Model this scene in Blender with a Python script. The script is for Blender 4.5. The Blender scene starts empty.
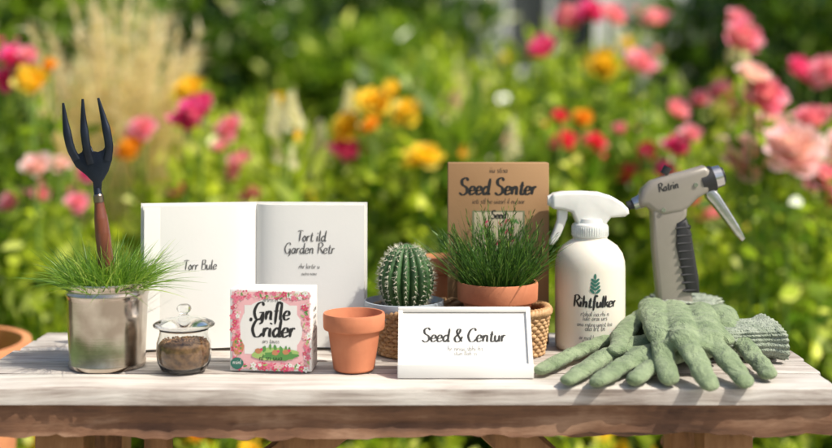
import bpy, bmesh, math, random
import numpy as np
from mathutils import Vector, Matrix
random.seed(7); rng=np.random.default_rng(7)
F=1193.0; CZ=1.096; HZ=101.0; TZ=0.75; H=CZ-TZ
def WX(px,Y): return (px-416.0)/F*Y
def WZ(py,Y): return CZ-(py-HZ)/F*Y
def T(px,py,z):
    Y=F*(H-z)/(py-HZ); return Vector((WX(px,Y),Y,TZ+z))

# ---------------------------------------------------------------- materials
def new_mat(name):
    m=bpy.data.materials.new(name); m.use_nodes=True
    nt=m.node_tree; b=nt.nodes['Principled BSDF']; return m,nt,b
def N(nt,t,**k):
    n=nt.nodes.new(t)
    for a,v in k.items(): setattr(n,a,v)
    return n
def c4(c): return (c[0],c[1],c[2],1.0)
def pmat(name,c1,c2=None,scale=30,rough=.55,bump=0,bscale=None,metal=0,sss=0,coat=0,stretch=(1,1,1),detail=5,spec=.5,lo=.35,hi=.65,bdist=.001):
    m,nt,b=new_mat(name)
    b.inputs['Roughness'].default_value=rough; b.inputs['Metallic'].default_value=metal
    b.inputs['Specular IOR Level'].default_value=spec
    b.inputs['Coat Weight'].default_value=coat
    if sss:
        b.inputs['Subsurface Weight'].default_value=sss; b.inputs['Subsurface Scale'].default_value=.01
    if c2 is None: c2=tuple(x*.88 for x in c1)
    tc=N(nt,'ShaderNodeTexCoord'); mp=N(nt,'ShaderNodeMapping'); mp.inputs['Scale'].default_value=stretch
    nt.links.new(tc.outputs['Object'],mp.inputs['Vector'])
    no=N(nt,'ShaderNodeTexNoise'); no.inputs['Scale'].default_value=scale; no.inputs['Detail'].default_value=detail
    nt.links.new(mp.outputs[0],no.inputs['Vector'])
    cr=N(nt,'ShaderNodeValToRGB'); cr.color_ramp.elements[0].position=lo; cr.color_ramp.elements[1].position=hi
    cr.color_ramp.elements[0].color=c4(c2); cr.color_ramp.elements[1].color=c4(c1)
    nt.links.new(no.outputs['Fac'],cr.inputs['Fac']); nt.links.new(cr.outputs['Color'],b.inputs['Base Color'])
    if bump:
        n2=N(nt,'ShaderNodeTexNoise'); n2.inputs['Scale'].default_value=bscale or scale*4; n2.inputs['Detail'].default_value=6
        nt.links.new(mp.outputs[0],n2.inputs['Vector'])
        bp=N(nt,'ShaderNodeBump'); bp.inputs['Strength'].default_value=bump; bp.inputs['Distance'].default_value=bdist
        nt.links.new(n2.outputs['Fac'],bp.inputs['Height']); nt.links.new(bp.outputs[0],b.inputs['Normal'])
    return m
def leafmat(name,ca,cb,trans=.4,rough=.4,cc=None,tint=1.7,cpos=.85):
    m,nt,b=new_mat(name)
    g=N(nt,'ShaderNodeNewGeometry'); cr=N(nt,'ShaderNodeValToRGB')
    cr.color_ramp.elements[0].color=c4(ca); cr.color_ramp.elements[1].color=c4(cb)
    if cc:
        e=cr.color_ramp.elements.new(cpos); e.color=c4(cb); cr.color_ramp.elements[2].color=c4(cc)
    nt.links.new(g.outputs['Random Per Island'],cr.inputs['Fac'])
    nt.links.new(cr.outputs['Color'],b.inputs['Base Color']); b.inputs['Roughness'].default_value=rough
    tr=N(nt,'ShaderNodeBsdfTranslucent'); mx=N(nt,'ShaderNodeMixShader'); mx.inputs[0].default_value=trans
    mul=N(nt,'ShaderNodeMixRGB',blend_type='MULTIPLY'); mul.inputs[0].default_value=1
    mul.inputs[2].default_value=(tint,tint*1.0,tint*.6,1)
    nt.links.new(cr.outputs['Color'],mul.inputs[1]); nt.links.new(mul.outputs[0],tr.inputs['Color'])
    out=nt.nodes['Material Output']
    nt.links.new(b.outputs[0],mx.inputs[1]); nt.links.new(tr.outputs[0],mx.inputs[2]); nt.links.new(mx.outputs[0],out.inputs[0])
    return m
def woodmat(name,stops,sx=1.2,sy=26,rough=.7,bump=.6,knots=True):
    m,nt,b=new_mat(name); b.inputs['Roughness'].default_value=rough
    b.inputs['Specular IOR Level'].default_value=.3
    tc=N(nt,'ShaderNodeTexCoord'); g=N(nt,'ShaderNodeNewGeometry')
    ad=N(nt,'ShaderNodeVectorMath',operation='ADD'); sc=N(nt,'ShaderNodeVectorMath',operation='SCALE'); sc.inputs['Scale'].default_value=37
    cmb=N(nt,'ShaderNodeCombineXYZ')
    for i in range(3): nt.links.new(g.outputs['Random Per Island'],cmb.inputs[i])
    nt.links.new(cmb.outputs[0],sc.inputs[0]); nt.links.new(tc.outputs['Object'],ad.inputs[0]); nt.links.new(sc.outputs[0],ad.inputs[1])
    n0=N(nt,'ShaderNodeTexNoise'); n0.inputs['Scale'].default_value=3.5; nt.links.new(ad.outputs[0],n0.inputs['Vector'])
    s0=N(nt,'ShaderNodeVectorMath',operation='SCALE'); s0.inputs['Scale'].default_value=.05
    nt.links.new(n0.outputs['Color'],s0.inputs[0]); a2=N(nt,'ShaderNodeVectorMath',operation='ADD')
    nt.links.new(ad.outputs[0],a2.inputs[0]); nt.links.new(s0.outputs[0],a2.inputs[1])
    mp=N(nt,'ShaderNodeMapping'); mp.inputs['Scale'].default_value=(sx,sy,sy); nt.links.new(a2.outputs[0],mp.inputs['Vector'])
    n1=N(nt,'ShaderNodeTexNoise'); n1.inputs['Scale'].default_value=3; n1.inputs['Detail'].default_value=10; n1.inputs['Roughness'].default_value=.7
    nt.links.new(mp.outputs[0],n1.inputs['Vector'])
    n3=N(nt,'ShaderNodeTexNoise'); n3.inputs['Scale'].default_value=7; n3.inputs['Detail'].default_value=4; nt.links.new(ad.outputs[0],n3.inputs['Vector'])
    mm=N(nt,'ShaderNodeMath',operation='MULTIPLY_ADD'); mm.inputs[1].default_value=.45; nt.links.new(n3.outputs['Fac'],mm.inputs[0])
    m5=N(nt,'ShaderNodeMath',operation='MULTIPLY'); m5.inputs[1].default_value=.6; nt.links.new(n1.outputs['Fac'],m5.inputs[0]); nt.links.new(m5.outputs[0],mm.inputs[2])
    rs=N(nt,'ShaderNodeMath',operation='MULTIPLY_ADD'); rs.inputs[1].default_value=.09; nt.links.new(g.outputs['Random Per Island'],rs.inputs[0]); nt.links.new(mm.outputs[0],rs.inputs[2])
    r2=N(nt,'ShaderNodeMath',operation='SUBTRACT'); r2.inputs[1].default_value=.045; nt.links.new(rs.outputs[0],r2.inputs[0])
    cr=N(nt,'ShaderNodeValToRGB'); els=cr.color_ramp.elements
    els[0].position=stops[0][0]; els[0].color=c4(stops[0][1]); els[1].position=stops[-1][0]; els[1].color=c4(stops[-1][1])
    for p,c in stops[1:-1]:
        e=els.new(p); e.color=c4(c)
    nt.links.new(r2.outputs[0],cr.inputs['Fac']); nt.links.new(cr.outputs['Color'],b.inputs['Base Color'])
    bp=N(nt,'ShaderNodeBump'); bp.inputs['Strength'].default_value=bump; bp.inputs['Distance'].default_value=.002
    nt.links.new(n1.outputs['Fac'],bp.inputs['Height']); nt.links.new(bp.outputs[0],b.inputs['Normal'])
    return m

# ---------------------------------------------------------------- mesh builder
class MB:
    def __init__(s,mats): s.v=[];s.f=[];s.mi=[];s.n=0;s.mats=mats
    def add(s,v,f,mi=0):
        v=np.asarray(v,dtype=float).reshape(-1,3)
        o=s.n; s.v.append(v); s.n+=len(v)
        if isinstance(f,np.ndarray): f=(f+o).tolist(); s.f.extend(f)
        else: s.f.extend([[i+o for i in q] for q in f]); 
        s.mi.extend([mi]*len(f))
    def build(s,name,smooth=True,sharp=40,parent=None,loc=None):
        me=bpy.data.meshes.new(name); me.from_pydata(np.concatenate(s.v).tolist(),[],s.f)
        for m in s.mats: me.materials.append(m)
        me.polygons.foreach_set('material_index',s.mi)
        me.polygons.foreach_set('use_smooth',[smooth]*len(s.f)); me.update()
        if smooth and sharp: me.set_sharp_from_angle(angle=math.radians(sharp))
        ob=bpy.data.objects.new(name,me); bpy.context.collection.objects.link(ob)
        if parent: ob.parent=parent
        if loc: ob.location=loc
        return ob
def lathe(profile,segs=64,c=(0,0,0),sy=1.0,close=False):
    th=np.linspace(0,2*math.pi,segs,endpoint=False); v=[];f=[]
    for r,z in profile:
        for t in th: v.append((c[0]+r*math.cos(t),c[1]+r*sy*math.sin(t),c[2]+z))
    for i in range(len(profile)-1):
        for j in range(segs):
            k=(j+1)%segs; f.append((i*segs+j,i*segs+k,(i+1)*segs+k,(i+1)*segs+j))
    return v,f
def box(cx,cy,cz,sx,sy,sz,bev=0,segs=2,rot=None):
    bm=bmesh.new(); bmesh.ops.create_cube(bm,size=1)
    for w in bm.verts: w.co=Vector((w.co.x*sx,w.co.y*sy,w.co.z*sz))
    if bev: bmesh.ops.bevel(bm,geom=bm.edges[:],offset=bev,segments=segs,profile=.5,affect='EDGES')
    M=Matrix.Translation((cx,cy,cz))
    if rot is not None: M=M@rot
    bm.verts.ensure_lookup_table()
    v=[M@w.co for w in bm.verts]; idx={w:i for i,w in enumerate(bm.verts)}
    f=[[idx[w] for w in q.verts] for q in bm.faces]; bm.free(); return v,f
def expoly(pts,Y,th,bev,segs=3,wf=None):
    bm=bmesh.new(); vs=[bm.verts.new((x,-th/2,z)) for x,z in pts]
    fc=bm.faces.new(vs); r=bmesh.ops.extrude_face_region(bm,geom=[fc])
    for g in r['geom']:
        if isinstance(g,bmesh.types.BMVert): g.co.y+=th
    bmesh.ops.recalc_face_normals(bm,faces=bm.faces[:])
    ed=[e for e in bm.edges if abs(e.verts[0].co.y-e.verts[1].co.y)<1e-7]
    if bev: bmesh.ops.bevel(bm,geom=ed,offset=bev,segments=segs,profile=.5,affect='EDGES',clamp_overlap=True)
    bm.verts.ensure_lookup_table(); idx={w:i for i,w in enumerate(bm.verts)}
    v=[(w.co.x,w.co.y+Y,w.co.z) for w in bm.verts]; f=[[idx[w] for w in q.verts] for q in bm.faces]; bm.free(); return v,f
def catmull(P,n=6,closed=False):
    P=[np.array(p,float) for p in P]
    if len(P)<3: return [P[0]+(P[-1]-P[0])*t for t in np.linspace(0,1,n+1)]
    out=[];L=len(P)
    rngi=range(L if closed else L-1)
    for i in rngi:
        if closed: p0,p1,p2,p3=P[i-1],P[i],P[(i+1)%L],P[(i+2)%L]
        else:
            p1,p2=P[i],P[i+1]; p0=P[i-1] if i>0 else 2*p1-p2; p3=P[i+2] if i+2<L else 2*p2-p1
        for t in np.linspace(0,1,n,endpoint=False):
            out.append(.5*((2*p1)+(-p0+p2)*t+(2*p0-5*p1+4*p2-p3)*t*t+(-p0+3*p1-3*p2+p3)*t**3))
    if not closed: out.append(P[-1])
    return out
def tube(pts,radii,segs=8,squash=1.0,caps=True,up=(0,0,1)):
    pts=[Vector(p) for p in pts]; n=len(pts)
    if not hasattr(radii,'__len__'): radii=[radii]*n
    v=[];f=[]; a=None
    for i,p in enumerate(pts):
        t=(pts[min(i+1,n-1)]-pts[max(i-1,0)]).normalized()
        if a is None:
            a=Vector(up).cross(t)
            if a.length<1e-3: a=Vector((1,0,0)).cross(t)
        a=(a-t*a.dot(t)).normalized(); b=t.cross(a)
        for k in range(segs):
            q=2*math.pi*k/segs; v.append(p+a*math.cos(q)*radii[i]+b*math.sin(q)*radii[i]*squash)
    for i in range(n-1):
        for k in range(segs):
            l=(k+1)%segs; f.append((i*segs+k,i*segs+l,(i+1)*segs+l,(i+1)*segs+k))
    if caps: f.append(tuple(range(segs-1,-1,-1))); f.append(tuple((n-1)*segs+k for k in range(segs)))
    return v,f
def unit(a): return a/np.maximum(np.linalg.norm(a,axis=-1,keepdims=True),1e-9)
def leaves(c,d,L,Wd,rg=rng):
    n=len(c); d=unit(d); r=unit(rg.normal(size=(n,3))); s=unit(np.cross(d,r)); nn=np.cross(s,d)
    L=np.broadcast_to(np.asarray(L,float),(n,))[:,None]; W=np.broadcast_to(np.asarray(Wd,float),(n,))[:,None]
    P=[c, c+d*L*.3+s*W*.5+nn*W*.12, c+d*L*.7+s*W*.38+nn*W*.05, c+d*L-nn*L*.12, c+d*L*.7-s*W*.38+nn*W*.05, c+d*L*.3-s*W*.5+nn*W*.12]
    v=np.stack(P,1).reshape(-1,3); f=np.arange(n)[:,None]*6+np.arange(6)[None,:]
    return v,f
def blades(root,d,L,W,droop=.5,segs=5,face=None):
    n=len(root); d=unit(d); L=np.broadcast_to(L,(n,))[:,None]; W=np.broadcast_to(W,(n,))[:,None]
    if hasattr(droop,'__len__'): droop=np.asarray(droop)[:,None]
    s=unit(np.cross(d,rng.normal(size=(n,3)))); V=[]
    for i in range(segs+1):
        t=i/segs; p=root+d*L*t+np.array([0,0,-1])*L*droop*t*t*.5+np.stack([d[:,0],d[:,1],d[:,2]*0],1)*L*droop*t*t*.6
        w=W*(1-t**2.2)*.5+W*.03
        V+= [p-s*w,p+s*w]
    v=np.stack(V,1).reshape(-1,3); k=(segs+1)*2
    f=np.concatenate([np.arange(n)[:,None]*k+np.array([[2*i,2*i+1,2*i+3,2*i+2]]) for i in range(segs)])
    return v,f
def flower(c,axis,R,npet=26,closed=.5,ruff=.12):
    ax=Vector(axis).normalized(); q=Vector((0,0,1)).rotation_difference(ax).to_matrix()
    V=[];Fc=[];o=0
    for k in range(npet):
        t=(k+.5)/npet; az=k*2.39996+random.uniform(-.2,.2)
        th0=math.radians(8+ (95-closed*40)*t); L=R*(.62+.5*t)*random.uniform(.9,1.1); Wp=L*random.uniform(.75,1.0)
        rad0=R*.05*t; ca,sa=math.cos(az),math.sin(az)
        r_,z_=rad0,-R*.25*t; rows=4
        for i in range(rows):
            v=i/(rows-1); th=th0*(1.15-.5*closed*v*1.3)
            if i: r_+=L/(rows-1)*math.sin(th); z_+=L/(rows-1)*math.cos(th)
            w=Wp*[.25,.8,1.0,.6][i]*.5
            for u in (-1,-.33,.33,1):
                cup=(u*u)*w*.55; wob=random.uniform(-ruff,ruff)*R*v
                rr=r_-cup*math.cos(th)*1.0+wob; zz=z_+cup*math.sin(th)*.6+wob*.6
                x=ca*rr-sa*u*w; y=sa*rr+ca*u*w
                V.append(tuple(Vector(c)+q@Vector((x,y,zz))))
        for i in range(rows-1):
            for j in range(3): a=o+i*4+j; Fc.append((a,a+1,a+5,a+4))
        o+=rows*4
    return V,Fc

# ---------------------------------------------------------------- lettering (brush strokes)
n_arch=[(0.12,.5),(.38,.98),(.63,.82),(.66,.1),(.86,.1)]
G={
'e':([[(.02,.45),(.62,.58),(.6,.92),(.32,1.0),(.04,.5),(.28,0),(.78,.22)]],.84),
'd':([[(.68,.8),(.4,1),(.05,.5),(.3,0),(.68,.4)],[(.8,2.0),(.72,.4),(.78,.03),(1,.15)]],1.0),
'n':([[(.1,1),(.12,0)],n_arch],.95),'t':([[(.34,1.6),(.25,.3),(.42,0),(.68,.15)],[(0,1.05),(.6,1.12)]],.68),
'r':([[(.1,1),(.12,0)],[(.12,.5),(.35,.97),(.62,.9)]],.66),
'S':([[(1,1.72),(.65,2.08),(.2,1.8),(.3,1.25),(.85,.85),(.95,.3),(.5,-.05),(0,.25)]],1.2),
'C':([[(1.1,1.6),(.85,2.0),(.35,1.75),(.08,.9),(.4,.08),(.9,.05),(1.2,.4)]],1.25),
'G':([[(1.1,1.6),(.85,2.0),(.35,1.75),(.08,.9),(.4,.08),(.85,.1),(1.1,.8)],[(.65,.82),(1.25,.86)],[(1.12,.85),(1.1,-.2),(.8,-.5)]],1.38),
'&':([[(1.15,0),(.35,1.3),(.42,1.85),(.75,1.8),(.65,1.3),(.1,.6),(.3,0),(.8,.1),(1.15,.8)]],1.3),
'u':([[(.1,1),(.12,.3),(.35,0),(.66,.4)],[(.68,1),(.69,.15),(.9,.1)]],.95),
'f':([[(.78,1.8),(.52,2.05),(.32,1.6),(.3,-.5)],[(0,1),(.62,1.06)]],.7),
'l':([[(.15,2),(.13,.2),(.38,.05)]],.44),'i':([[(.12,1),(.13,.15),(.36,.08)],[(.13,1.4),(.18,1.55)]],.44),
'R':([[(.22,2),(.2,0)],[(0,1.8),(.6,2.06),(1,1.6),(.6,1.1),(.25,1.05)],[(.5,1.08),(1.15,0)]],1.2),
'h':([[(.12,2),(.12,0)],n_arch],.95),'k':([[(.12,2),(.12,0)],[(.7,1),(.15,.5)],[(.28,.62),(.78,0)]],.8),
'T':([[(0,1.82),(.5,2),(1.1,1.9)],[(.55,1.95),(.5,0)]],1.05),
'o':([[(.35,1),(.05,.5),(.35,0),(.65,.5),(.35,1),(.25,.95)]],.75),
'B':([[(.2,2),(.2,0)],[(.08,1.92),(.7,1.95),(.72,1.3),(.25,1.1)],[(.25,1.1),(.9,.95),(.85,.1),(.1,0)]],1.1),
'a':([[(.68,.8),(.4,1),(.05,.5),(.3,0),(.68,.4)],[(.7,1),(.7,.15),(.9,.1)]],.94),
's':([[(.6,.85),(.3,1),(.15,.75),(.55,.35),(.4,0),(.05,.1)]],.7),
"'":([[(.1,2.1),(.05,1.7)]],.3),' ':([],.55)}
_off=[0]
def text(mb,s,cx,cy,width,mapf,mi,bold=.16,off=.00015,slant=.12):
    tot=sum(G[c][1] for c in s); k=width/tot; x=cx-width/2
    for ch in s:
        for st in G[ch][0]:
            _off[0]=(_off[0]+1)%7; o=off+_off[0]*.00001
            P=catmull(st,7); P=np.array(P); P[:,0]+=P[:,1]*slant
            d=np.gradient(P,axis=0); ln=np.linalg.norm(d,axis=1,keepdims=True)+1e-9; t=d/ln
            nr=np.stack([-t[:,1],t[:,0]],1); hw=bold*(.32+.68*np.abs(t[:,1])**1.3)[:,None]
            end=np.minimum(1,np.minimum(np.arange(len(P)),np.arange(len(P))[::-1])*.35+.5)[:,None]
            A=P+nr*hw*end; B=P-nr*hw*end
            v=[];
            for a,b in zip(A,B): v.append(mapf(x+a[0]*k,cy+a[1]*k,o)); v.append(mapf(x+b[0]*k,cy+b[1]*k,o))
            mb.add(v,[(2*i,2*i+1,2*i+3,2*i+2) for i in range(len(P)-1)],mi)
        x+=G[ch][1]*k
def planemap(O,U,V):
    O,U,V=Vector(O),Vector(U).normalized(),Vector(V).normalized(); Nn=U.cross(V)
    return lambda x,y,o=0.0: tuple(O+U*x+V*y+Nn*o)
def smalltext(mb,cx,cy,width,h,mapf,mi,n=None):
    n=n or int(width/(h*.85)); s=''
    while len(s)<n: s+=''.join(random.choice('enrtalishu') for _ in range(random.randint(2,6)))+' '
    text(mb,s[:n].strip() or 'en',cx,cy,width,mapf,mi,bold=.10)
def disc2(mb,cx,cy,rx,ry,mapf,mi,off,n=14,rot=0,rag=0):
    v=[mapf(cx,cy,off)]
    for i in range(n):
        a=2*math.pi*i/n; k=1+random.uniform(-rag,rag); x,y=rx*k*math.cos(a),ry*k*math.sin(a)
        v.append(mapf(cx+x*math.cos(rot)-y*math.sin(rot),cy+x*math.sin(rot)+y*math.cos(rot),off))
    mb.add(v,[(0,1+i,1+(i+1)%n) for i in range(n)],mi)
def rect2(mb,x0,y0,x1,y1,mapf,mi,off): mb.add([mapf(x0,y0,off),mapf(x1,y0,off),mapf(x1,y1,off),mapf(x0,y1,off)],[(0,1,2,3)],mi)

# ---------------------------------------------------------------- shared materials
ink=pmat('ink',(.015,.015,.015),rough=.6); inkg=pmat('grey_ink',(.10,.10,.10),rough=.6)
white=pmat('white_card',(.79,.78,.75),(.75,.74,.71),scale=8,rough=.55,bump=.05,bscale=300)
paper=pmat('paper',(.79,.785,.76),(.74,.735,.71),scale=5,rough=.7,bump=.1,bscale=200)
pagee=pmat('page_edges',(.72,.70,.65),(.55,.53,.48),scale=60,stretch=(1,1,.05),rough=.8)
terra=pmat('terracotta',(.60,.23,.12),(.44,.15,.075),scale=22,rough=.75,bump=.25,bscale=160,spec=.25,lo=.3,hi=.7)
terra2=pmat('terracotta_light',(.66,.29,.13),(.54,.21,.1),scale=16,rough=.75,bump=.2,bscale=120,spec=.25)
soil=pmat('soil',(.07,.045,.03),(.025,.016,.01),scale=90,rough=.95,bump=1,bscale=150,bdist=.004)
grassm=leafmat('pot_grass',(.06,.15,.015),(.19,.33,.04),trans=.4,cc=(.42,.52,.12))
rosem=leafmat('herb_leaf',(.025,.075,.015),(.09,.20,.03),trans=.3,cc=(.26,.38,.09))

# ---------------------------------------------------------------- table
tabm=woodmat('weathered_planks',[(.35,(.08,.06,.05)),(.42,(.25,.205,.175)),(.50,(.43,.38,.34)),(.58,(.56,.52,.475)),(.70,(.68,.64,.59))],sx=1.0,sy=24,rough=.55,bump=1.0)
beamm=woodmat('brown_beam',[(.36,(.025,.012,.008)),(.46,(.10,.05,.03)),(.56,(.18,.09,.05)),(.7,(.36,.22,.14))],sx=1.4,sy=14,rough=.7,bump=1)
legm=woodmat('brown_leg',[(.36,(.08,.04,.02)),(.5,(.28,.14,.06)),(.68,(.42,.23,.11))],sx=14,sy=3,rough=.7)
mb=MB([tabm,beamm,legm])
X0,X1,Y0,Y1=-.555,.515,1.44,1.79
def plank(y0,y1,x0,x1,ztop,th,mi,n=60):
    ys=[y0,y0+.0012,y0+.004,y0+.03,(y0+y1)/2,y1-.03,y1-.004,y1-.0012,y1]
    top=[-.0045,-.0012,0,0,0,0,0,-.0012,-.0045]; v=[];cols=len(ys)+2
    e=np.cumsum(rng.normal(size=(n+1,2)),axis=0)*.0004; e-=np.linspace(0,1,n+1)[:,None]*e[-1]
    for i in range(n+1):
        x=x0+(x1-x0)*i/n
        for j,y in enumerate(ys):
            yy=y+(e[i,0] if j<3 else e[i,1] if j>5 else 0)
            v.append((x,yy,ztop+top[j]+ (random.uniform(-.0003,.0002))))
        v.append((x,y1+e[i,1],ztop-th)); v.append((x,y0+e[i,0],ztop-th))
    f=[]
    for i in range(n):
        for j in range(cols):
            k=(j+1)%cols; f.append((i*cols+j,(i+1)*cols+j,(i+1)*cols+k,i*cols+k))
    f.append(tuple(range(cols))); f.append(tuple(n*cols+j for j in range(cols-1,-1,-1)))
    return v,f
wds=[.080,.066,.062,.062,.056]; y=Y0
for i,w in enumerate(wds):
    v,f=plank(y,y+w,X0+random.uniform(-.006,.006),X1+random.uniform(-.006,.006),TZ-random.uniform(0,.0012),.02,0); mb.add(v,f,0); y+=w+.006
def beam(y0,y1,x0,x1,z0,z1,mi,n=110,rag=.0022):
    v=[]
    sec=[(y0,z0),(y0-.0,z0*.65+z1*.35),(y0,z0*.3+z1*.7),(y0,z1),(y1,z1),(y1,z0)]
    w=np.cumsum(rng.normal(size=(n+1,6)),axis=0)*.0011; w-=np.linspace(0,1,n+1)[:,None]*w[-1]
    for i in range(n+1):
        x=x0+(x1-x0)*i/n
        for j,(a,b) in enumerate(sec):
            v.append((x,a+(w[i,j]*.6+random.uniform(-.0012,.0012) if j<4 else 0),b+(w[i,j]+random.uniform(-rag,rag)*.6 if j in(0,5) else 0)))
    f=[]
    for i in range(n):
        for j in range(6): k=(j+1)%6; f.append((i*6+j,(i+1)*6+j,(i+1)*6+k,i*6+k))
    f.append(tuple(range(6))); f.append(tuple(n*6+j for j in range(5,-1,-1))); return v,f
v,f=beam(Y0+.006,Y0+.04,X0+.003,X1-.003,TZ-.060,TZ-.0205,1); mb.add(v,f,1)
mb.add(*box((X0+X1)/2,Y1-.03,TZ-.045,X1-X0-.02,.03,.045,.003),1)
for x in (-.51,.46): mb.add(*box(x,(Y0+Y1)/2,TZ-.044,.04,Y1-Y0-.12,.044,.003),1)
for x in (-.445,.39):
    for yy in (Y0+.075,Y1-.08):
        mb.add(*box(x,yy,(TZ-.022)/2,.062,.055,TZ-.022,.004),2)
    mb.add(*box(x,(Y0+Y1)/2,.18,.05,Y1-Y0-.21,.05,.004),2)
mb.add(*box(-.33,Y0+.09,.365,.03,.04,.69,.004),2)
for s,xa,xb in ((-1,-.09,-.41),(1,.09,.355)):
    a=Vector((xa,Y0+.072,TZ-.05)); b=Vector((xb,Y0+.072,.46)); d=b-a
    R=d.to_track_quat('X','Z').to_matrix().to_4x4(); m=(a+b)/2
    mb.add(*box(m.x,m.y,m.z,d.length,.035,.05,.004,rot=R),2)
mb.add(*box(-.027,(Y0+Y1)/2,.18,.79,.045,.045,.004),2)
mb.build('garden_table',sharp=35)

# ---------------------------------------------------------------- metal pot + grass + hand fork
steel,nt,b=new_mat('brushed_steel'); b.inputs['Metallic'].default_value=1
tc=N(nt,'ShaderNodeTexCoord'); mp=N(nt,'ShaderNodeMapping'); mp.inputs['Scale'].default_value=(1,1,22); nt.links.new(tc.outputs['Object'],mp.inputs['Vector'])
no=N(nt,'ShaderNodeTexNoise'); no.inputs['Scale'].default_value=18; no.inputs['Detail'].default_value=7; nt.links.new(mp.outputs[0],no.inputs[0])
n2=N(nt,'ShaderNodeTexNoise'); n2.inputs['Scale'].default_value=26; n2.inputs['Detail'].default_value=6; nt.links.new(tc.outputs['Object'],n2.inputs[0])
cr=N(nt,'ShaderNodeValToRGB'); cr.color_ramp.elements[0].color=(.42,.36,.30,1); cr.color_ramp.elements[1].color=(.70,.64,.56,1); cr.color_ramp.elements[0].position=.35;cr.color_ramp.elements[1].position=.62
nt.links.new(n2.outputs[0],cr.inputs[0]); nt.links.new(cr.outputs[0],b.inputs['Base Color'])
mr=N(nt,'ShaderNodeMapRange'); mr.inputs['To Min'].default_value=.12; mr.inputs['To Max'].default_value=.30; nt.links.new(n2.outputs[0],mr.inputs[0]); nt.links.new(mr.outputs[0],b.inputs['Roughness'])
bp=N(nt,'ShaderNodeBump'); bp.inputs['Strength'].default_value=.12; bp.inputs['Distance'].default_value=.0004; nt.links.new(no.outputs[0],bp.inputs['Height']); nt.links.new(bp.outputs[0],b.inputs['Normal'])
PY=1.565; pc=(WX(107.5,PY),PY,TZ)
mb=MB([steel,soil,grassm])
h=.109
prof=[(.0,.002),(.046,.002),(.0485,.0),(.0497,.0025),(.0497,.006),(.0488,.0085),(.0505,.05),(.0518,.088),(.0523,.0925),(.0535,.094),(.0535,.0965),(.0523,.098),(.0526,h-.004),(.0545,h-.002),(.0552,h),(.0545,h+.002),(.0525,h+.002),(.0515,h-.002),(.0505,h-.02)]
mb.add(*lathe(prof,96,pc),0)
mb.add(*lathe([(0.0,h-.008),(.03,h-.01),(.0508,h-.014)],40,pc),1)
n=1700; r=.047*np.sqrt(rng.random(n)); a=rng.random(n)*2*math.pi
root=np.stack([pc[0]+r*np.cos(a),pc[1]+r*np.sin(a),np.full(n,TZ+h-.012)],1)
d=np.stack([np.cos(a)*(r/.047)*.62,np.sin(a)*(r/.047)*.62,np.ones(n)],1)+rng.normal(size=(n,3))*.30
mb.add(*blades(root,d,.030+.060*rng.random(n)**1.5+.010*(r<.02),.0008+.0009*rng.random(n),droop=.1+.9*rng.random(n),segs=6),2)
mb.build('grass_in_metal_pot',sharp=50)

navy=pmat('dark_steel',(.02,.028,.045),(.012,.016,.026),scale=40,rough=.38,metal=.6,bump=.1,bscale=200)
hwood=pmat('handle_wood',(.17,.045,.02),(.08,.022,.012),scale=20,stretch=(6,6,1),rough=.35,coat=.4)
brass=pmat('ferrule',(.30,.24,.18),(.2,.16,.12),scale=30,rough=.3,metal=1)
mb=MB([navy,hwood,brass]); FY=1.568
def p2(px,py,Y): return (WX(px,Y),WZ(py,Y))
pl=[(69,146),(71,158),(76,167),(86,175),(93,182),(94,193),(101,193),(102,182),(108,172),(112,160),(113,148),(108,143),(103,150),(98,152),(93,151),(91,146),(84,146),(82,152),(79,154),(76,153),(74,144)]
pl=[p2(x,y,FY) for x,y in pl]
mb.add(*expoly(pl,FY,.0045,.0014,2),0)
for P in (((64,103),(66,122),(69,138),(72,150),(77,160)),((83.5,99),(84,120),(86,138),(88,152),(91,164)),((99,98),(104,118),(108,134),(109.5,148),(107,160))):
    pts=[Vector((WX(x,FY),FY-.006*math.sin(i/4*math.pi)*.6-(.004 if i==0 else 0),WZ(y,FY))) for i,(x,y) in enumerate(P)]
    pts=[Vector(q) for q in catmull(pts,5)]; m=len(pts)
    rr=[.0016+.0040*min(1,(i/m)*2.6) for i in range(m)]; mb.add(*tube(pts,rr,10,.65,up=(0,1,0)),0)
A=Vector((WX(97.5,FY),FY,WZ(188,FY))); B=Vector((WX(108,FY),FY+.004,WZ(288,FY))); d=(B-A)
ts=[(0,.0038,0),(.06,.0055,0),(.075,.0066,2),(.14,.007,2),(.142,.0062,1),(.2,.007,1),(.3,.0088,1),(.45,.0098,1),(.6,.0098,1),(.75,.0105,1),(.88,.0115,1),(.95,.010,1),(1,.006,1)]
for i in range(len(ts)-1):
    mb.add(*tube([A+d*ts[i][0],A+d*ts[i+1][0]],[ts[i][1],ts[i+1][1]],20,caps=(i in(0,11)),up=(0,1,0)),ts[i+1][2] if i!=0 else 0)
mb.build('hand_fork',sharp=60)

# ---------------------------------------------------------------- glass jar
glass,nt,b=new_mat('clear_glass'); b.inputs['Transmission Weight'].default_value=1; b.inputs['Roughness'].default_value=.0; b.inputs['IOR'].default_value=1.45; b.inputs['Base Color'].default_value=(.98,.99,.98,1)
seeds=pmat('brown_seeds',(.32,.17,.07),(.10,.045,.018),scale=140,rough=.7,bump=.9,bscale=260,bdist=.002)
JY=1.53; jc=(WX(184,JY),JY,TZ)
mb=MB([glass,seeds])
outer=[(0,.001),(.024,.001),(.029,.003),(.0335,.012),(.0352,.024),(.0345,.038),(.0315,.047),(.0310,.053),(.0325,.056)]
inner=[(.0310,.056),(.0297,.053),(.0302,.047),(.0333,.038),(.0340,.024),(.0322,.012),(.027,.0045),(0,.004)]
mb.add(*lathe(outer+inner,72,jc),0)
mb.add(*lathe([(0,.0065),(.0265,.0065),(.0315,.013),(.0334,.024),(.0328,.034),(.0305,.0375),(.015,.039),(0,.0385)],60,jc),1)
n=260; 
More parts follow.
